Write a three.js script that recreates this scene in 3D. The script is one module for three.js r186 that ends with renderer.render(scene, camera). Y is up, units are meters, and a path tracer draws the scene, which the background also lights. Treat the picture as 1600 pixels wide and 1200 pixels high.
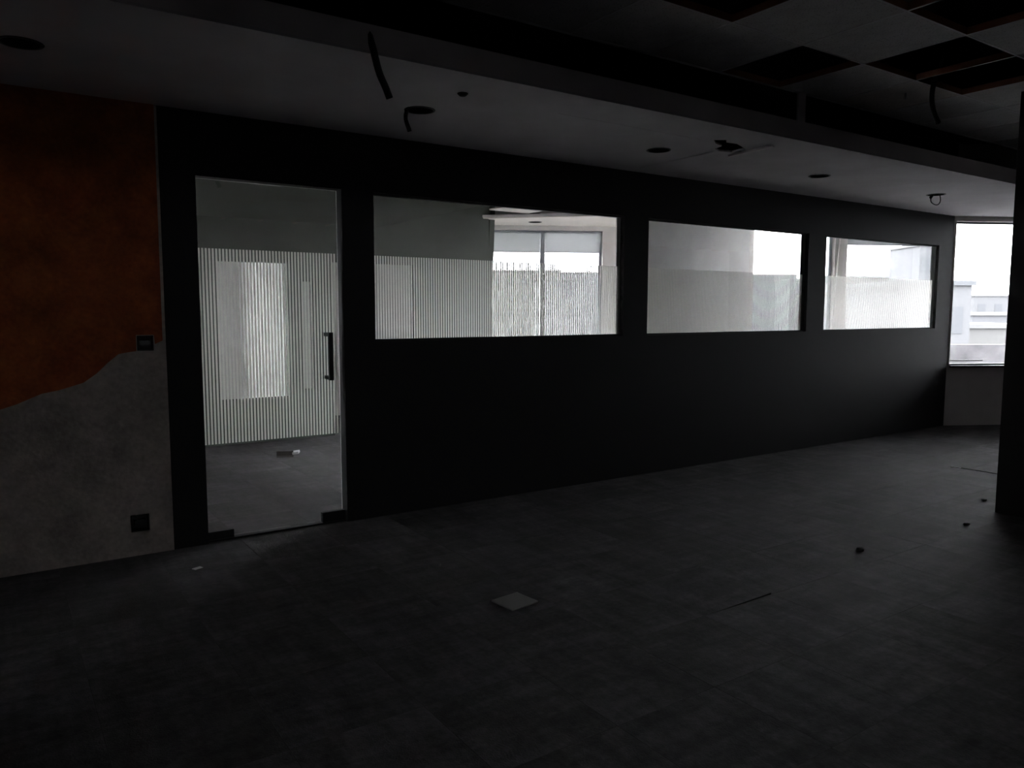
import * as THREE from 'three';
import { mergeGeometries } from 'three/addons/utils/BufferGeometryUtils.js';
import { ImprovedNoise } from 'three/addons/math/ImprovedNoise.js';

// ---------------------------------------------------------------- camera, sky, exposure
const scene = new THREE.Scene();
const camera = new THREE.PerspectiveCamera(53.13, 4 / 3, 0.05, 2000);
const EYE = new THREE.Vector3(0, 1.45, 4.913);
const YAW = THREE.MathUtils.degToRad(34.19), PITCH = THREE.MathUtils.degToRad(5.48), ROLL = THREE.MathUtils.degToRad(0.09);
camera.position.copy(EYE);
camera.rotation.order = 'YXZ';
camera.rotation.set(-PITCH, -YAW, ROLL);
// bright overcast sky; the only light of the place comes through the facade windows
scene.background = new THREE.Color().setRGB(0.935, 0.945, 1.0);
const renderer = new THREE.WebGLRenderer({ antialias: true });
renderer.shadowMap.enabled = true;
renderer.toneMapping = THREE.LinearToneMapping;
renderer.toneMappingExposure = 33;

// ---------------------------------------------------------------- helpers
let seed = 20711;
const rnd = () => { seed = (seed * 1664525 + 1013904223) >>> 0; return seed / 4294967296; };
const noise = new ImprovedNoise();
const used = {};
function numbered(name) { const n = used[name] = (used[name] ?? -1) + 1; return n ? name + '_' + String(n).padStart(3, '0') : name; }
function shadows(o) { o.castShadow = true; o.receiveShadow = true; return o; }
function tag(o, label, category, group, kind) {
  if (label) o.userData.label = label;
  if (category) o.userData.category = category;
  if (group) o.userData.group = group;
  if (kind) o.userData.kind = kind;
  return o;
}
function thing(name, label, category, group, kind) { const g = new THREE.Group(); g.name = numbered(name); scene.add(g); return tag(g, label, category, group, kind); }
function part(name, geo, mat, parent) { const m = shadows(new THREE.Mesh(Array.isArray(geo) ? mergeGeometries(geo.map((g) => (g.index ? g.toNonIndexed() : g))) : geo, mat)); m.name = name; parent.add(m); return m; }
function solo(name, geo, mat, label, category, group, kind) { const m = part(numbered(name), geo, mat, scene); return tag(m, label, category, group, kind); }
// uv in metres by the dominant normal
function metric(geo) {
  const g = geo.index ? geo.toNonIndexed() : geo, p = g.attributes.position, n = g.attributes.normal, uv = new Float32Array(p.count * 2);
  for (let i = 0; i < p.count; i++) {
    const ax = Math.abs(n.getX(i)), ay = Math.abs(n.getY(i)), az = Math.abs(n.getZ(i)), x = p.getX(i), y = p.getY(i), z = p.getZ(i);
    if (ay >= ax && ay >= az) { uv[2 * i] = x; uv[2 * i + 1] = z; } else if (ax >= az) { uv[2 * i] = z; uv[2 * i + 1] = y; } else { uv[2 * i] = x; uv[2 * i + 1] = y; }
  }
  g.setAttribute('uv', new THREE.BufferAttribute(uv, 2));
  return g;
}
function box(x0, x1, y0, y1, z0, z1) { return metric(new THREE.BoxGeometry(x1 - x0, y1 - y0, z1 - z0).translate((x0 + x1) / 2, (y0 + y1) / 2, (z0 + z1) / 2)); }
function shape(pts) { return new THREE.Shape(pts.map(([x, y]) => new THREE.Vector2(x, y))); }
function path(pts) { return new THREE.Path(pts.map(([x, y]) => new THREE.Vector2(x, y))); }
const rect = (x0, x1, y0, y1) => [[x0, y0], [x1, y0], [x1, y1], [x0, y1]];
// upright slab in the xy plane with openings, from z0 to z1
function wallGeo(outline, holes, z0, z1) { const s = shape(outline); for (const h of holes) s.holes.push(path(h)); return metric(new THREE.ExtrudeGeometry(s, { depth: z1 - z0, bevelEnabled: false }).translate(0, 0, z0)); }
// lying slab, outline in (x, z), from y0 to y1
function slabGeo(outline, holes, y0, y1, round = []) {
  const s = shape(outline.map(([x, z]) => [x, -z]));
  for (const h of holes) s.holes.push(path(h.map(([x, z]) => [x, -z])));
  for (const [x, z, r] of round) { const c = new THREE.Path(); c.absarc(x, -z, r, 0, Math.PI * 2, true); s.holes.push(c); }
  return metric(new THREE.ExtrudeGeometry(s, { depth: y1 - y0, bevelEnabled: false, curveSegments: 24 }).rotateX(-Math.PI / 2).translate(0, y0, 0));
}
function tube(pts, r, seg = 24) { return new THREE.TubeGeometry(new THREE.CatmullRomCurve3(pts.map((p) => new THREE.Vector3(...p))), seg, r, 8, false); }

// ---------------------------------------------------------------- procedural textures
function fbm(x, y, z, oct = 4) { let a = 1, f = 1, s = 0, t = 0; for (let i = 0; i < oct; i++) { s += a * noise.noise(x * f, y * f, z + i * 7.1); t += a; a *= 0.55; f *= 2.1; } return s / t; }
function tex(size, metres, fn, srgb = true) {
  const d = new Uint8Array(size * size * 4);
  for (let j = 0; j < size; j++) for (let i = 0; i < size; i++) { const c = fn(i / size, j / size), k = (j * size + i) * 4; for (let q = 0; q < 3; q++) d[k + q] = Math.max(0, Math.min(255, Math.round(255 * (Array.isArray(c) ? c[q] : c)))); d[k + 3] = 255; }
  const t = new THREE.DataTexture(d, size, size, THREE.RGBAFormat);
  t.magFilter = THREE.LinearFilter; t.minFilter = THREE.LinearMipmapLinearFilter; t.generateMipmaps = true; t.wrapS = t.wrapT = THREE.MirroredRepeatWrapping;
  if (srgb) t.colorSpace = THREE.SRGBColorSpace;
  t.repeat.set(1 / metres, 1 / metres); t.needsUpdate = true; return t;
}
// values around 1 that multiply a base colour
const plasterMap = tex(512, 1.6, (u, v) => { const a = 0.86 + 0.22 * fbm(u * 9, v * 9, 1.3) + 0.1 * fbm(u * 60, v * 60, 4.2, 2); return [a, a * 0.985, a * 0.96]; });
const plasterBump = tex(512, 1.6, (u, v) => 0.5 + 0.3 * fbm(u * 40, v * 40, 9.1) + 0.25 * fbm(u * 8, v * 8, 2.2), false);
const paintMap = tex(512, 1.6, (u, v) => { const a = 0.85 + 0.3 * fbm(u * 10, v * 10, 12.3) + 0.12 * fbm(u * 70, v * 70, 3.3, 2); return [a, a * (0.95 + 0.1 * fbm(u * 5, v * 5, 6)), a * 0.9]; });
const carpetMap = tex(1024, 3.2, (u, v) => {
  const soil = fbm(u * 7, v * 7, 21.1), streak = fbm(u * 46, v * 9, 31.7, 3), streak2 = fbm(u * 10, v * 52, 35.7, 3), fine = fbm(u * 160, v * 160, 5.5, 2);
  const a = 0.72 + 0.34 * soil + 0.28 * streak + 0.2 * streak2 + 0.16 * fine; return [a, a * 0.99, a * (0.98 + 0.05 * soil)];
});
const carpetBump = tex(512, 0.4, (u, v) => 0.5 + 0.5 * fbm(u * 70, v * 70, 15.5, 2), false);
const tileMap = tex(256, 0.6, (u, v) => { const a = 0.93 + 0.1 * fbm(u * 6, v * 6, 41.1) - (fbm(u * 60, v * 60, 44, 2) > 0.28 ? 0.2 : 0); return [a, a, a * 0.98]; });
const boardMap = tex(256, 2.4, (u, v) => 0.95 + 0.08 * fbm(u * 5, v * 5, 61.1, 3));
const concreteMap = tex(256, 3, (u, v) => 0.85 + 0.25 * fbm(u * 8, v * 8, 51.1));

const std = (r, g, b, o = {}) => new THREE.MeshStandardMaterial({ color: new THREE.Color().setRGB(r, g, b), roughness: 0.85, ...o });
const M = {
  black: std(0.009, 0.0085, 0.0095, { roughness: 0.75 }),
  blackMetal: std(0.02, 0.02, 0.02, { roughness: 0.35, metalness: 0.2 }),
  plaster: std(0.64, 0.58, 0.56, { map: plasterMap, bumpMap: plasterBump, bumpScale: 0.006 }),
  orange: std(0.6, 0.17, 0.055, { map: paintMap, bumpMap: plasterBump, bumpScale: 0.003 }),
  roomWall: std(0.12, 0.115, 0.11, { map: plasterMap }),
  column: std(0.03, 0.028, 0.028, { roughness: 0.7 }),
  greyGreen: std(0.08, 0.087, 0.076, { map: boardMap }),
  pale: std(0.78, 0.77, 0.76, { map: boardMap }),
  beige: std(0.74, 0.71, 0.69, { map: boardMap }),
  soffit: std(0.66, 0.635, 0.65, { map: boardMap }),
  fascia: std(0.74, 0.69, 0.7, { map: boardMap }),
  tile: std(0.66, 0.65, 0.67, { map: tileMap }),
  tileGrey: std(0.6, 0.6, 0.62, { map: tileMap }),
  tileStained: std(0.6, 0.55, 0.53, { map: tileMap }),
  runner: std(0.6, 0.6, 0.61, { roughness: 0.6 }),
  rust: std(0.36, 0.15, 0.09, { roughness: 0.9 }),
  slab: std(0.12, 0.115, 0.11, { map: concreteMap }),
  floorSlab: std(0.1, 0.1, 0.1, { map: concreteMap }),
  carpet: [0.9, 1.0, 1.12, 1.02].map((k, i) => std(0.105 * k, 0.1 * k, (0.101 + 0.002 * i) * k, { map: carpetMap, bumpMap: carpetBump, bumpScale: 0.002, roughness: 0.92 })),
  innerBoard: std(0.85, 0.79, 0.73, { map: boardMap }),
  innerTile: std(0.74, 0.69, 0.63, { map: boardMap }),
  glass: new THREE.MeshPhysicalMaterial({ color: new THREE.Color().setRGB(0.975, 0.98, 0.975), roughness: 0, transmission: 1, thickness: 0, ior: 1.5 }),
  film: new THREE.MeshPhysicalMaterial({ color: new THREE.Color().setRGB(0.97, 0.95, 0.91), roughness: 1, transmission: 0.5, thickness: 0 }),
  blind: new THREE.MeshPhysicalMaterial({ color: new THREE.Color().setRGB(0.34, 0.35, 0.355), roughness: 1, transmission: 0.28, thickness: 0 }),
  frame: std(0.3, 0.31, 0.34, { roughness: 0.5 }),
  darkFrame: std(0.05, 0.05, 0.055, { roughness: 0.5 }),
  rubber: std(0.012, 0.012, 0.014, { roughness: 0.6 }),
  white: std(0.75, 0.75, 0.74, { roughness: 0.7 }),
  paper: std(0.6, 0.6, 0.58, { roughness: 0.8 }),
  plate: std(0.26, 0.26, 0.25, { roughness: 0.5 }),
  cardboard: std(0.06, 0.05, 0.045),
  steel: std(0.7, 0.7, 0.72, { roughness: 0.25, metalness: 1 }),
  debris: std(0.03, 0.03, 0.03),
  wood: std(0.62, 0.6, 0.57),
  parapet: std(0.42, 0.42, 0.45, { map: concreteMap }),
  ground: std(0.05, 0.05, 0.05, { map: concreteMap }),
};

// ---------------------------------------------------------------- measures
const SOFFIT = 2.62, TILE = 2.95, SLAB = 3.5;
const WIN = [[2.2, 4.48], [4.765, 7.037], [7.34, 9.63]], SILL = 1.236, HEAD = 2.245, FILM = 1.825;
const ANG = THREE.MathUtils.degToRad(28), DX = Math.cos(ANG), DZ = Math.sin(ANG);
const P2 = [10.02, 0.02], P1 = [6.54, -3.76];
const fac = (P, s, inn = 0) => [P[0] + s * DX - inn * DZ, P[1] + s * DZ + inn * DX];   // a point on a facade line, inn metres into the room
function onFacade(o, P) { o.position.set(P[0], 0, P[1]); o.rotation.y = -ANG; return o; }

// ---------------------------------------------------------------- the setting
// partition
const wp = thing('wall_partition', 'matt black partition wall holding the glass door and three striped windows', 'wall', null, 'structure');
const partitionHoles = [rect(1.06, 1.972, 0.0005, 2.245), ...WIN.map(([a, b]) => rect(a, b, SILL, HEAD))];
part('black_board', wallGeo(rect(0.86, 9.96, 0, SLAB), partitionHoles, -0.09, 0), M.black, wp);
tag(part('rear_lining', wallGeo(rect(0.86, 9.78, 0, SLAB), partitionHoles, -0.1, -0.09), M.pale, wp), 'pale lining on the far side of the partition');
// plaster wall, coplanar with the partition
const wl = thing('wall_plaster', 'bare grey plaster wall with orange paint on its upper part, left of the black partition', 'wall', null, 'structure');
const sockets = [[0.704, 0.792, 1.212, 1.3], [0.63, 0.729, 0.146, 0.245]];
part('plaster', wallGeo(rect(-3, 0.86, 0, SLAB), sockets.map((s) => rect(...s)), -0.15, 0.004), M.plaster, wl);
{
  const edge = [[-3, 0.62], [-1.6, 0.7], [-0.7, 0.83], [0.025, 0.917], [0.1, 0.94], [0.219, 0.991], [0.3, 1.005], [0.422, 1.041], [0.49, 1.09], [0.55, 1.15], [0.606, 1.197], [0.65, 1.205], [0.69, 1.21], [0.7, 1.212], [0.7, 1.304], [0.796, 1.304], [0.8, 1.25], [0.842, 1.27], [0.846, SOFFIT], [-3, SOFFIT]];
  tag(part('paint_layer', wallGeo(edge, [], 0.004, 0.007), M.orange, wl), 'orange brown paint layer with a torn lower edge');
}
sockets.forEach((s, i) => {
  const [a, b, c, d] = s, g = thing('socket_box', i ? 'empty dark socket box low in the grey plaster near the floor' : 'empty dark switch box at the lower edge of the orange paint', 'socket box');
  part('housing', [box(a, a + 0.003, c, d, -0.045, 0.008), box(b - 0.003, b, c, d, -0.045, 0.008), box(a, b, c, c + 0.003, -0.045, 0.008), box(a, b, d - 0.003, d, -0.045, 0.008), box(a, b, c, d, -0.048, -0.045)], M.rubber, g);
  part('terminal_block', box(a + 0.02, b - 0.02, (c + d) / 2 - 0.012, (c + d) / 2 + 0.012, -0.045, -0.025), M.blackMetal, g);
});
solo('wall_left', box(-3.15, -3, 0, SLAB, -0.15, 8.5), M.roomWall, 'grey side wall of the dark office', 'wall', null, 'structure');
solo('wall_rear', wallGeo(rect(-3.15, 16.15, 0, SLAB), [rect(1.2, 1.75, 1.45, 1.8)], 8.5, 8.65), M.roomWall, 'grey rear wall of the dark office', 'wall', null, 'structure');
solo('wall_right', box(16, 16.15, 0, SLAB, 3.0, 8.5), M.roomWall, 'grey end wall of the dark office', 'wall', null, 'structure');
solo('wall_side', box(5.96, 6.27, 0, SLAB, 2.37, 8.5), M.column, 'black cross wall whose free end stands in the dark office', 'wall', null, 'structure');

{
  const g = thing('window_10', 'small window in the rear wall behind the viewer', 'window', null, 'structure');
  part('pane', box(1.2, 1.75, 1.45, 1.8, 8.57, 8.578), M.glass, g);
  part('frame', [box(1.2, 1.75, 1.45, 1.465, 8.55, 8.6), box(1.2, 1.75, 1.785, 1.8, 8.55, 8.6), box(1.2, 1.215, 1.465, 1.785, 8.55, 8.6), box(1.735, 1.75, 1.465, 1.785, 8.55, 8.6)], M.frame, g);
}
// facades
const HB = 2.56, SB = 0.76;
const W2 = [[-2.82, -1.6], [-1.44, -0.16], [-0.02, 2.5]];
const f2 = onFacade(solo('wall_facade', wallGeo(rect(-2.95, 6.9, 0, SLAB), W2.map(([a, b], i) => rect(a, b, i === 1 ? 1.12 : SB, HB)), -0.2, 0), M.beige, 'pale outer wall with tall windows at the end of the black partition', 'wall', null, 'structure'), P2);
const W1 = [[-6.9, -4.9], [-1.7, 0.74]];
const f1 = onFacade(solo('wall_facade_inner', wallGeo(rect(-7.8, 1.36, 0, SLAB), W1.map(([a, b], i) => rect(a, b, i ? 0.3 : SB, HB)), -0.2, 0), M.beige, 'pale outer wall with blinds at the far side of the glazed room', 'wall', null, 'structure'), P1);
const J1 = fac(P1, 1.34), J2 = fac(P2, -2.88);
solo('wall_return', wallGeo([[J1[1], 0], [J2[1], 0], [J2[1], SLAB], [J1[1], SLAB]], [rect(-3.0, -1.45, 0.08, HB)], 0, 0.18).rotateY(-Math.PI / 2).translate(J1[0] + 0.12, 0, 0), M.beige, 'short outer wall joining the two window fronts', 'wall', null, 'structure');
{ // dividing wall from the partition to the facade
  const a = [4.63, -0.1], b = fac(P2, -2.69, 0.0), L = Math.hypot(b[0] - a[0], b[1] - a[1]);
  const m = solo('wall_divider', box(0, L, 0, SLAB, -0.1, 0), M.pale, 'pale dividing wall seen through the middle striped window', 'wall', null, 'structure');
  m.position.set(a[0], 0, a[1]); m.rotation.y = -Math.atan2(b[1] - a[1], b[0] - a[0]);
}
solo('wall_inner', wallGeo([[-0.3, 0], [5.4, 0], [5.4, SLAB], [-0.3, SLAB]], [rect(2.02, 2.76, 0.48, 1.965), rect(2.91, 3.05, 0.55, 1.77), rect(3.27, 4.33, 0.001, 2.0)], -3.69, -3.57), M.greyGreen, 'dark grey green inner wall facing the glass door', 'wall', null, 'structure');
solo('wall_inner_end', wallGeo(rect(-7.6, -0.15, 0, SLAB), [rect(-2.9, -2.1, 1.3, 2.2)], 0, 0.12).rotateY(-Math.PI / 2).translate(-0.3, 0, 0), M.pale, 'pale end wall of the glazed room', 'wall', null, 'structure');

solo('wall_cross', box(2.8, 2.88, 0, SLAB, -5.72, -3.69), M.pale, 'pale cross wall behind the dark inner wall', 'wall', null, 'structure');
// windows of the partition
function stripes(x0, x1, y0, y1, z) {
  const g = [], pitch = 0.02, n = Math.floor((x1 - x0) / pitch);
  for (let i = 0; i < n; i++) g.push(new THREE.PlaneGeometry(0.0125, y1 - y0).translate(x0 + (i + 0.5) * (x1 - x0) / n, (y0 + y1) / 2, z));
  return g;
}
const winLabels = ['long interior window beside the glass door, lower half in striped frost film', 'middle interior window of the black partition, striped film on its lower half', 'interior window at the facade end of the black partition, striped film below'];
WIN.forEach(([a, b], i) => {
  const g = thing('window_' + (i + 1), winLabels[i], 'window', null, 'structure');
  part('pane', box(a, b, SILL, HEAD, -0.056, -0.046), M.glass, g);
  tag(part('frost_stripes', stripes(a, b, SILL, FILM, -0.0575), M.film, g), 'vertical white frost stripes', null, null, 'stuff');
  const t = 0.012, y0 = SILL, y1 = HEAD;
  part('glazing_bead', [box(a, b, y0, y0 + t, -0.07, -0.032), box(a, b, y1 - t, y1, -0.07, -0.032), box(a, a + t, y0 + t, y1 - t, -0.07, -0.032), box(b - t, b, y0 + t, y1 - t, -0.07, -0.032)], M.black, g);
});

// glass door
{
  const g = thing('door_1', 'frameless glass door with vertical frost stripes and black pull handle', 'door', null, 'structure');
  const x0 = 1.066, x1 = 1.946, z = -0.05;
  part('glass_leaf', box(x0, x1, 0.02, 2.235, z - 0.006, z + 0.006), M.glass, g);
  tag(part('frost_stripes', stripes(x0, x1, 0.612, FILM, z - 0.0075), M.film, g), 'vertical white frost stripes', null, null, 'stuff');
  for (const [a, b, c, d] of [[1.062, 1.222, 0.004, 0.062], [1.808, 1.97, 0.004, 0.077]]) part('patch_fitting', box(a, b, c, d, z - 0.018, z + 0.018), M.black, g);
  part('threshold', box(1.062, 1.97, 0.0, 0.012, z - 0.03, z + 0.03), M.black, g);
  for (const s of [1, -1]) {
    const h = part('pull_handle', [box(1.85, 1.878, 0.985, 1.303, z + s * 0.08 - 0.012, z + s * 0.08 + 0.012)], M.blackMetal, g);
    for (const y of [1.0, 1.288]) part('handle_post', box(1.853, 1.875, y - 0.012, y + 0.012, z + Math.min(s * 0.006, s * 0.075), z + Math.max(s * 0.006, s * 0.075)), M.blackMetal, h);
  }
}

// facade windows: frame, mullions, pane, sill
function facadeWindow(n, label, P, a, b, mull, dark, SB = 0.76) {
  const g = onFacade(thing('window_' + n, label, 'window', null, 'structure'), P), t = dark ? 0.022 : 0.035, m = M.frame;
  part('bottom_rail', box(a, b, SB, SB + t, -0.13, -0.07), dark ? M.darkFrame : m, g);
  part('frame', [box(a, b, HB - t, HB, -0.13, -0.07), box(a, a + t, SB + t, HB - t, -0.13, -0.07), box(b - t, b, SB + t, HB - t, -0.13, -0.07)], m, g);
  const xs = [a + t, ...mull.flatMap((x) => [x - 0.033, x + 0.033]), b - t];
  for (const x of mull) part('mullion', box(x - 0.033, x + 0.033, SB + t, HB - t, -0.112, -0.056), m, g);
  for (let i = 0; i < xs.length; i += 2) part('pane', box(xs[i], xs[i + 1], SB + t, HB - t, -0.104, -0.096), M.glass, g);
  part('sill', box(a, b, SB - 0.02, SB + 0.004, -0.2, 0.03), dark ? M.darkFrame : M.white, g);
  return g;
}
facadeWindow(4, 'bare facade window next to the pillar behind the middle partition window', P2, W2[0][0], W2[0][1], [], false);
facadeWindow(5, 'facade window with a lowered blind behind the end partition window', P2, W2[1][0], W2[1][1], [], false, 1.12);
{ const d = facadeWindow(6, 'tall bright facade window beyond the end of the black partition', P2, W2[2][0], W2[2][1], [1.24], true);
  tag(part('rail', box(-0.02, 0.55, SB + 0.05, SB + 0.065, -0.17, -0.15), M.darkFrame, d), 'thin dark rail just above the sill'); }
{
  const g = thing('window_9', 'window in the end wall of the glazed room', 'window', null, 'structure'), x = -0.36;
  part('pane', box(x - 0.004, x + 0.004, 1.3, 2.2, -2.9, -2.1), M.glass, g);
  part('frame', [box(x - 0.03, x + 0.03, 1.3, 1.33, -2.9, -2.1), box(x - 0.03, x + 0.03, 2.17, 2.2, -2.9, -2.1), box(x - 0.03, x + 0.03, 1.33, 2.17, -2.9, -2.87), box(x - 0.03, x + 0.03, 1.33, 2.17, -2.13, -2.1)], M.frame, g);
}
facadeWindow(7, 'wide facade window with two blinds at the far side of the glazed room', P1, W1[1][0], W1[1][1], [-0.105, -0.95], false, 0.3);
facadeWindow(8, 'facade window behind the dark inner wall', P1, W1[0][0], W1[0][1], [-5.9], false);

// floor with carpet tiles
{
  const fl = thing('floor', 'dark grey mottled carpet tile floor', 'floor', null, 'structure');
  part('floor_slab', slabGeo([[-3.15, 8.65], [-3.15, -0.1], [-0.42, -0.1], [-0.42, -7.75], fac(P1, 1.36, -0.2), [J2[0] + 0.15, J2[1] - 0.15], fac(P2, 6.9, -0.2), [16.2, 8.65]], [], -0.25, -0.008), M.floorSlab, fl);
  const S = 0.5, gx = 0.25, shared = [0, 1, 2, 3].map((q) => { const t = new THREE.BoxGeometry(S - 0.003, 0.008, S - 0.003); const p = t.attributes.position; return t; });
  const rest = [];
  const inside = (x, z) => x > -2.8 && z < 8.4 && (z > 0 ? x < 15.8 && (z > 3.1 || x - 10.02 < (z - 0.02) / DZ * DX - 0.05) : (x > -0.2 && (z > -3.76 + (x - 6.54) * DZ / DX) && x < 7.6) || (x >= 7.6 && z > 0.02 + (x - 10.02) * DZ / DX));
  let kept = 0;
  for (let j = -15; j < 17; j++) for (let i = -7; i < 32; i++) {
    const x = gx + (i + 0.5) * S, z = (j + 0.5) * S;
    if (!inside(x, z)) continue;
    const near = (z > 0 && z < 4 && x > -0.5 && x < 10.5) || (z < 0 && z > -3.5 && x > 0.7 && x < 4.2);
    const g = metric(new THREE.BoxGeometry(S - 0.001, 0.008, S - 0.001).translate(x, 0, z));
    const k = (i * 7 + j * 3 + Math.floor(rnd() * 2) + 400) % 4;
    if ((i + j) & 1) { const uv = g.attributes.uv; for (let q = 0; q < uv.count; q++) uv.setXY(q, uv.getY(q) + 0.7, uv.getX(q) + 1.3); }   // laid quarter-turned
    g.translate(-x, 0, -z);
    if (near && kept < 290) { kept++; const m = part('carpet_tile', g, M.carpet[k], fl); m.position.set(x, -0.004 + (rnd() - 0.5) * 0.0002, z); if (Math.abs(x - 3.0) < 0.01 && z > 1.7 && z < 2.6) { m.rotation.z = 0.02; m.position.y += 0.004; } }
    else rest.push(g.translate(x, -0.004, z));
  }
  tag(part('carpet_field', rest, M.carpet[1], fl), 'remaining carpet tiles', null, null, 'stuff');
}

// ceiling: structural slab, soffit along the partition, tile ceiling, back room ceilings
solo('ceiling_slab', box(-3.15, 16.5, SLAB, SLAB + 0.2, -7.8, 8.65), M.slab, 'dark concrete slab above the suspended ceilings', 'ceiling', null, 'structure');
const LAMPS = [[0.18, 0.79], [2.16, 0.765], [4.13, 0.745], [6.06, 0.76], [7.98, 0.78], [9.2, 1.25]];
{
  const so = thing('ceiling_soffit', 'lowered white plasterboard ceiling strip along the black partition', 'ceiling', null, 'structure');
  const e0 = fac(P2, 0.0, -0.05), e1 = fac(P2, 2.84, -0.05);
  const hole = [[4.2, 1.2], [4.27, 1.25], [4.33, 1.2], [4.43, 1.21], [4.53, 1.17], [4.62, 1.13], [4.63, 1.0], [4.52, 0.97], [4.43, 1.01], [4.4, 1.1], [4.3, 1.13]];
  part('board', slabGeo([[-3, 0], [e0[0], 0], [e1[0], 1.53], [-3, 1.53]], [hole, rect(2.87, 4.1, 1.163, 1.168), rect(4.5, 4.505, 0.15, 0.93)], SOFFIT, SOFFIT + 0.013, [...LAMPS.map(([x, z]) => [x, z, 0.085]), [2.19, 1.21, 0.025]]), M.soffit, so);
  part('fascia', box(-3, 12.85, SOFFIT + 0.013, 2.75, 1.515, 1.53), M.fascia, so);
  part('bracket', box(4.69, 4.77, 2.75, TILE, 1.5, 1.515), M.fascia, so);
  tag(part('hanging_flap', box(-0.16, 0.16, -0.006, 0.006, -0.02, 0.02), M.fascia, so), 'torn strip of board hanging from the hole').position.set(4.63, 2.6, 1.17);
  so.children.at(-1).rotation.set(0, -1.15, 0.12);
}
{
  const ce = thing('ceiling_tiles', 'suspended ceiling of square tiles with several tiles missing', 'ceiling', null, 'structure');
  const x0 = 3.9, z0 = 1.5, S = 0.6, t = box(-0.294, 0.294, 0, 0.015, -0.294, 0.294);
  const gone = new Set(['0,0', '1,1', '2,1', '-1,2', '0,2', '-2,1', ...[1, 2, 3, 4, 5, 6, 7, 8, 9, 10].map((j) => '3,' + j)]);
  const mats = [M.tile, M.tileGrey, M.tile, M.tileStained];
  for (let j = 0; j < 11; j++) for (let i = -11; i < 20; i++) {
    if (gone.has(i + ',' + j) || x0 + (i + 0.9) * S - 10.02 > (z0 + (j + 0.1) * S) / DZ * DX) continue;
    const m = part('ceiling_tile', t, mats[Math.floor(rnd() * 4)], ce); m.position.set(x0 + (i + 0.5) * S, TILE + 0.001, z0 + (j + 0.5) * S);
  }
  // tiles cut to the cross wall
  part('ceiling_tile', slabGeo([[5.706, 2.106], [6.294, 2.106], [6.294, 2.365], [5.955, 2.365], [5.955, 2.694], [5.706, 2.694]], [], TILE + 0.001, TILE + 0.016), M.tile, ce);
  const cut = box(5.706, 5.955, 0, 0.015, -0.294, 0.294);
  for (let j = 2; j < 11; j++) part('ceiling_tile', cut, mats[j % 4], ce).position.set(0, TILE + 0.001, z0 + (j + 0.5) * S);
  const runnerGeo = (L) => [metric(new THREE.BoxGeometry(L, 0.0015, 0.012))];
  const web = (L) => metric(new THREE.BoxGeometry(L, 0.04, 0.008).translate(0, 0.02, 0));
  const splits = (lo, hi, cuts) => { const out = []; let a = lo; for (const [c, d] of cuts) { out.push([a, c]); a = d; } out.push([a, hi]); return out; };
  for (let j = 0; j <= 11; j++) { const z = z0 + j * S; for (const [a, b] of splits(-2.98, Math.min(15.98, 10.0 + z / DZ * DX), z > 2.37 ? [[5.955, 6.275]] : [])) { const r = part('grid_runner', runnerGeo(b - a), M.runner, ce); r.position.set((a + b) / 2, TILE, z); const w = part('runner_web', web(b - a), M.rust, r); } }
  for (let i = -11; i <= 20; i++) { const x = x0 + i * S; for (const [a, b] of splits(Math.max(1.5, (x - 10.0) * DZ / DX + 0.02), 8.48, [])) { const r = part('grid_runner', runnerGeo(b - a), M.runner, ce); r.rotation.y = Math.PI / 2; r.position.set(x, TILE - 0.0004, (a + b) / 2); part('runner_web', web(b - a), M.rust, r); } }
  tag(part('edge_trim', [box(-3, 12.8, TILE - 0.003, TILE + 0.03, 1.486, 1.489), box(-3, 12.8, TILE - 0.003, TILE - 0.001, 1.489, 1.512)], M.runner, ce), 'pale metal edge angle');
}
{
  const ce = thing('ceiling_inner', 'tile ceiling of the glazed room behind the partition', 'ceiling', null, 'structure');
  const a = [5.2, -3.68], b = [6.6, -2.28];     // inner edge of the strip along the facade
  const S = 0.6, t = box(-0.29, 0.29, 0, 0.015, -0.29, 0.29);
  const gone = new Set(['8,-4', '9,-5', '6,-3']);
  for (let j = -6; j < 0; j++) for (let i = -1; i < 12; i++) {
    const x = 0.3 + (i + 0.5) * S, z = -0.12 + (j + 0.5) * S;
    if (z < x - 8.88 + 0.02 || z < -3.5 || (z < -3.2 && x < 5.6 && x > 5) || x > 7.3 || gone.has(i + ',' + j) || z > -0.1 - (x - 4.63) * 0.36 + 0.35 && x > 4.63) continue;
    const m = part('ceiling_tile', t, (i * 3 + j * 5 + 60) % 4 ? M.innerBoard : M.innerTile, ce); m.position.set(x, x > 5.05 ? 2.665 : TILE, z);
  }
  part('facade_strip', slabGeo([fac(P1, -1.9, -0.03), fac(P1, 1.3, -0.03), [7.6, -1.9], b, a], [], SOFFIT, SOFFIT + 0.013, [[6.087, -3.506, 0.085]]), M.innerBoard, ce);
  part('rear_strip', slabGeo([[-0.3, -3.69], [5.2, -3.69], fac(P1, -1.9, -0.03), fac(P1, -7.7, -0.03)], [], SOFFIT, SOFFIT + 0.013), M.soffit, ce);
  const L = Math.hypot(b[0] - a[0], b[1] - a[1]), f = part('fascia', box(0, L, SOFFIT + 0.013, 2.665, -0.006, 0.006), M.fascia, ce); f.position.set(a[0], 0, a[1]); f.rotation.y = -Math.atan2(b[1] - a[1], b[0] - a[0]);
  part('side_board', slabGeo([[4.75, -0.12], [9.9, -0.1], fac(P2, -0.1, -0.03), fac(P2, -2.64, -0.03)], [], SOFFIT, SOFFIT + 0.013), M.soffit, ce);
}

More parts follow.
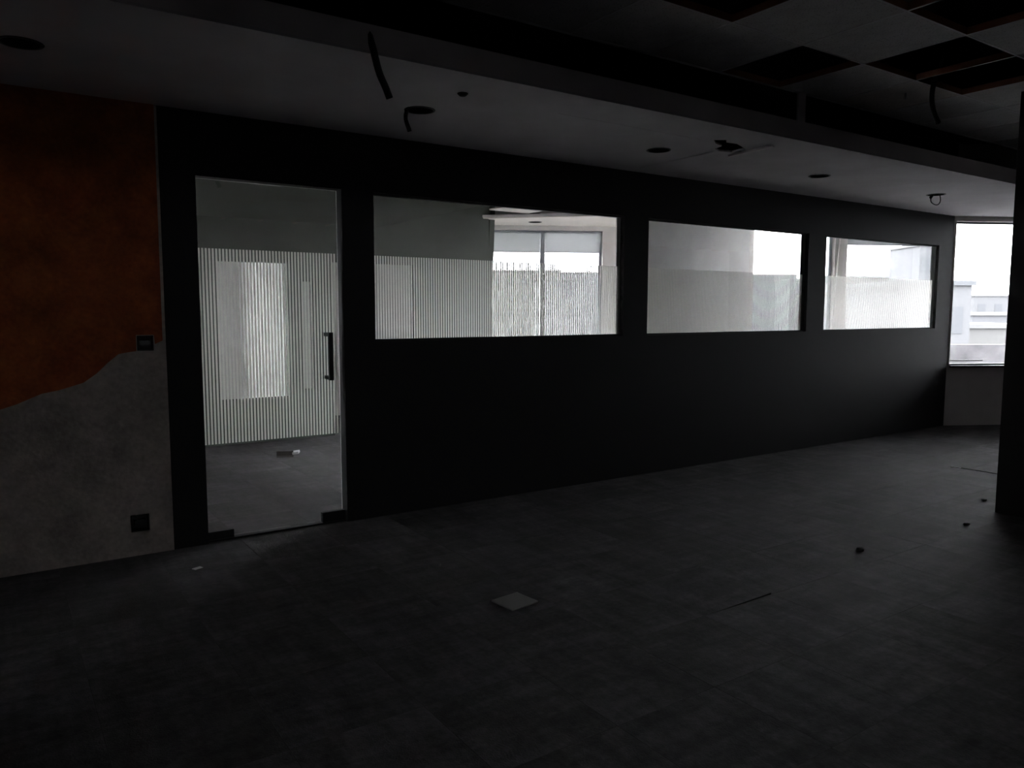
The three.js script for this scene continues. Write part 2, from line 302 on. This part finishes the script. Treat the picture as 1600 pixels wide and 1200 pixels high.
// ---------------------------------------------------------------- fittings in the ceilings
function downlight(x, z, label, group) {
  const g = thing('downlight_opening', label, 'downlight', group); g.position.set(x, SOFFIT, z);
  part('rim', new THREE.LatheGeometry([[0.078, 0.0], [0.078, -0.004], [0.09, -0.003], [0.092, 0.0]].map((p) => new THREE.Vector2(...p)), 28), M.blackMetal, g);
  part('can', new THREE.LatheGeometry([[0.078, 0], [0.078, 0.11], [0.001, 0.112]].map((p) => new THREE.Vector2(...p)), 28), M.rubber, g);
  return g;
}
LAMPS.forEach(([x, z], i) => {
  const g = downlight(x, z, i === 1 ? 'open round downlight hole in the soffit with a dark connector dangling from it' : i === 4 ? 'open round downlight hole in the soffit with a wire loop hanging below' : i === 5 ? 'round downlight hole in the soffit nearest the tall bright window' : i === 0 ? 'empty round downlight hole in the soffit above the orange painted wall' : i === 2 ? 'empty round downlight hole in the soffit beside the torn hole' : 'empty round downlight hole between the torn hole and the wire loop', 'downlight holes in the soffit');
  if (i === 1) part('connector', tube([[-0.07, 0.06, -0.02], [-0.072, 0, -0.025], [-0.079, -0.055, -0.025], [-0.055, -0.125, -0.025]], 0.013), M.rubber, g);
  if (i === 4) {
    part('wire_loop', tube([[0.05, 0.05, 0], [0.085, -0.02, 0], [0.09, -0.06, 0], [0.05, -0.095, 0], [-0.02, -0.1, 0], [-0.09, -0.075, 0], [-0.09, -0.03, 0], [-0.04, 0.03, 0]], 0.005, 48), M.rubber, g);
    part('connector', tube([[-0.04, 0.03, 0], [-0.07, -0.01, 0], [-0.1, -0.04, 0]], 0.014), M.rubber, g);
  }
});
downlight(6.087, -3.506, 'round downlight hole above the blinds in the glazed room');
solo('ceiling_nozzle', new THREE.LatheGeometry([[0.001, -0.012], [0.018, -0.012], [0.022, 0.0], [0.03, 0.0], [0.03, -0.003], [0.018, -0.014]].map((p) => new THREE.Vector2(...p)), 20).translate(2.19, SOFFIT, 1.21), M.rubber, 'tiny dark nozzle in the soffit near the fascia', 'nozzle');
{
  const g = solo('hanging_conduit', tube([[1.49, 2.86, 1.47], [1.505, 2.757, 1.5], [1.522, 2.641, 1.535], [1.55, 2.537, 1.54], [1.58, 2.478, 1.54], [1.6, 2.432, 1.54]], 0.017, 32), M.rubber, 'thick black conduit dangling from the dark ceiling slot above the soffit', 'conduit');
  const h = solo('hanging_cable', tube([[5.2, 3.3, 2.3], [5.26, 3.05, 2.17], [5.227, 2.922, 2.15], [5.219, 2.84, 2.15], [5.252, 2.762, 2.15], [5.316, 2.701, 2.15]], 0.016, 36), M.rubber, 'black cable hanging out of a missing ceiling tile', 'cable');
}
{
  const c = solo('ceiling_clip', new THREE.TorusGeometry(0.02, 0.006, 8, 20), M.white, 'small white ring hook on the underside of a ceiling tile', 'hook'); c.position.set(5.353, TILE - 0.012, 1.895); c.rotation.y = 0.5;
}

// ---------------------------------------------------------------- blinds, planks
function blind(P, a, b, label) {
  const g = onFacade(thing('roller_blind', label, 'blind', 'half lowered roller blinds'), P);
  part('fabric', new THREE.PlaneGeometry(b - a, HB - 0.004 - 2.265).translate((a + b) / 2, (HB - 0.004 + 2.265) / 2, -0.055), M.blind, g);
  part('bottom_bar', box(a, b, 2.255, 2.268, -0.062, -0.048), M.frame, g);
  part('roller', new THREE.CylinderGeometry(0.012, 0.012, b - a, 14).rotateZ(Math.PI / 2).translate((a + b) / 2, HB - 0.016, -0.04), M.frame, g);
}
blind(P1, -0.9, -0.14, 'grey roller blind beside the dark inner wall in the glazed room');
blind(P1, -0.072, 0.735, 'grey roller blind next to the pier in the glazed room');
blind(P2, -1.435, -0.17, 'grey roller blind behind the end partition window');
function plank(name, foot, top, w, t, label, turn, mat) {
  const a = new THREE.Vector3(...foot), b = new THREE.Vector3(...top), L = a.distanceTo(b), m = solo(name, box(-w / 2, w / 2, 0, L, -t / 2, t / 2), mat, label, 'plank');
  m.position.copy(a); m.quaternion.setFromUnitVectors(new THREE.Vector3(0, 1, 0), b.sub(a).normalize()).multiply(new THREE.Quaternion().setFromAxisAngle(new THREE.Vector3(0, 1, 0), turn));
}
plank('leaning_plank', [5.37, 0, -3.62], [5.485, 2.9, -3.62], 0.075, 0.03, 'dark grey board leaning at the free end of the inner wall', 0, M.greyGreen);
{ const f = fac(P2, -1.68, 0.1), t = fac(P2, -1.52, 0.03); plank('leaning_plank', [f[0], 0.0, f[1]], [t[0], 2.55, t[1]], 0.06, 0.025, 'pale narrow board leaning against the pillar between two facade windows', -ANG, M.wood); }

// ---------------------------------------------------------------- things lying on the floor
solo('floor_plate', metric(new THREE.BoxGeometry(0.17, 0.008, 0.16)).rotateY(0.12).translate(2.1, 0.004, 1.85), M.plate, 'small pale square plate lying on the dark carpet', 'plate');
solo('paper_scrap', metric(new THREE.BoxGeometry(0.05, 0.003, 0.03)).rotateY(0.4).translate(0.9, 0.002, 0.44), M.paper, 'tiny white scrap on the floor before the black wall', 'scrap');
{
  const g = thing('cardboard_scrap', 'dark folded scrap with a white end on the floor behind the glass door', 'scrap'); g.position.set(2.39, 0, -2.6); g.rotation.y = -0.45;
  part('folded_sheet', [box(-0.09, 0.07, 0, 0.006, -0.06, 0.06), box(-0.09, 0.07, 0.004, 0.05, 0.05, 0.058).rotateX(-0.15), box(-0.09, 0.07, 0.03, 0.035, -0.03, 0.05)], M.cardboard, g);
  tag(part('white_end', box(0.065, 0.125, 0.012, 0.034, -0.05, 0.06).rotateZ(0.15), M.white, g), 'white paper end');
}
{
  const g = thing('thin_stick', 'thin dark stick with a pale tip lying near the tall window', 'stick'); 
  part('shaft', tube([[7.37, 0.004, 1.46], [7.375, 0.005, 1.6], [7.37, 0.004, 1.9]], 0.003), M.debris, g);
  part('tip', tube([[7.36, 0.005, 1.37], [7.37, 0.005, 1.46]], 0.004, 6), M.white, g);
}
[[6.24, 2.17, 0.02, 'small dark crumb on the floor beside the end of the black cross wall'], [5.42, 2.43, 0.022, 'small dark crumb on the floor near the end of the black cross wall, farther out'], [4.29, 2.35, 0.025, 'dark crumb on the open carpet out in the middle of the room']].forEach(([x, z, r, label]) => {
  const g = new THREE.IcosahedronGeometry(r, 1), p = g.attributes.position; for (let i = 0; i < p.count; i++) { const k = 0.8 + 0.4 * Math.abs(noise.noise(p.getX(i) * 60, p.getY(i) * 60, x * 9)); p.setXYZ(i, p.getX(i) * k * 1.3, p.getY(i) * k * 0.6, p.getZ(i) * k); }
  g.computeVertexNormals(); solo('floor_crumb', g.translate(x, r * 0.5, z), M.debris, label, 'debris');
});

// ---------------------------------------------------------------- outside: terrace, ground, hazy town
solo('ground', box(-600, 900, -16.2, -16, -900, 300), M.ground, 'pale hazy ground of the town below', 'ground', null, 'structure');
{
  const te = onFacade(thing('terrace', 'pale terrace with a low parapet outside the tall facade window', 'terrace', null, 'structure'), P2);
  part('deck', box(-2.6, 4.2, -0.3, -0.02, -1.9, -0.2), M.white, te);
  part('parapet', box(-2.6, 4.2, -0.3, 0.94, -2.05, -1.9), M.parapet, te);
}
// a box seen between pixels x0 and x1 with its top at pixel y, at a chosen depth from the eye
function townPoint(px, py, depth) { const q = new THREE.Vector3((px - 800) / 1200 * depth, -(py - 600) / 1200 * depth, -depth); return q.applyEuler(camera.rotation).add(EYE); }
const townMats = [[0.036, 0.037, 0.039], [0.034, 0.035, 0.038], [0.038, 0.038, 0.037]].map((c) => std(...c));
const glassDark = std(0.027, 0.029, 0.032), roofLight = std(0.05, 0.05, 0.05);
[[1405, 1519, 446, 40, 'pale flat roofed block with a dark roof edge seen past the partition end', 2],
  [1438, 1484, 384, 75, 'tall pale tower block showing above the other roofs', 3],
  [1300, 1436, 434, 90, 'pale distant block seen through the end partition window', 4],
  [1522, 1600, 463, 110, 'far pale block beyond the terrace, partly hidden by the cross wall', 4],
  [1519, 1640, 493, 60, 'low pale block with a bright roof edge behind the terrace', 3],
  [1512, 1640, 513, 46, 'lowest pale block just beyond the terrace', 2],
  [1140, 1245, 431, 130, 'distant pale block seen through the middle partition window', 5],
  [1235, 1312, 438, 100, 'second distant pale block seen near the leaning pale board', 4],
  [740, 876, 424, 140, 'distant pale block behind the blind next to the inner wall', 5],
  [838, 908, 438, 110, 'low pale block behind the blind next to the pier', 4],
  [870, 975, 427, 170, 'farthest pale block behind the blind next to the pier', 5]].forEach(([a, b, y, depth, label, floors], k) => {
  const p = townPoint(a, y, depth), q = townPoint(b, y, depth), w = p.distanceTo(q), top = p.y, g = thing('town_building', label, 'building', 'hazy town buildings outside');
  g.position.set((p.x + q.x) / 2, -16, (p.z + q.z) / 2); g.rotation.y = -YAW; const h = top + 16, dpt = Math.max(6, w * 0.6);
  part('wall', box(-w / 2, w / 2, 0, h, -dpt, 0), townMats[k % 3], g);
  part('roof_edge', [box(-w / 2 - 0.15, w / 2 + 0.15, h, h + 0.25, -dpt - 0.15, 0.15)], k === 0 ? glassDark : roofLight, g);
  const n = Math.max(2, Math.round(w / 2.6)), win = box(-0.55, 0.55, -0.7, 0.7, -0.02, 0.03);
  for (let f = 0; f < floors; f++) for (let i = 0; i < n; i++) part('window', win, glassDark, g).position.set(-w / 2 + (i + 0.5) * w / n, h - 1.8 - f * 3, 0);
});

renderer.render(scene, camera);
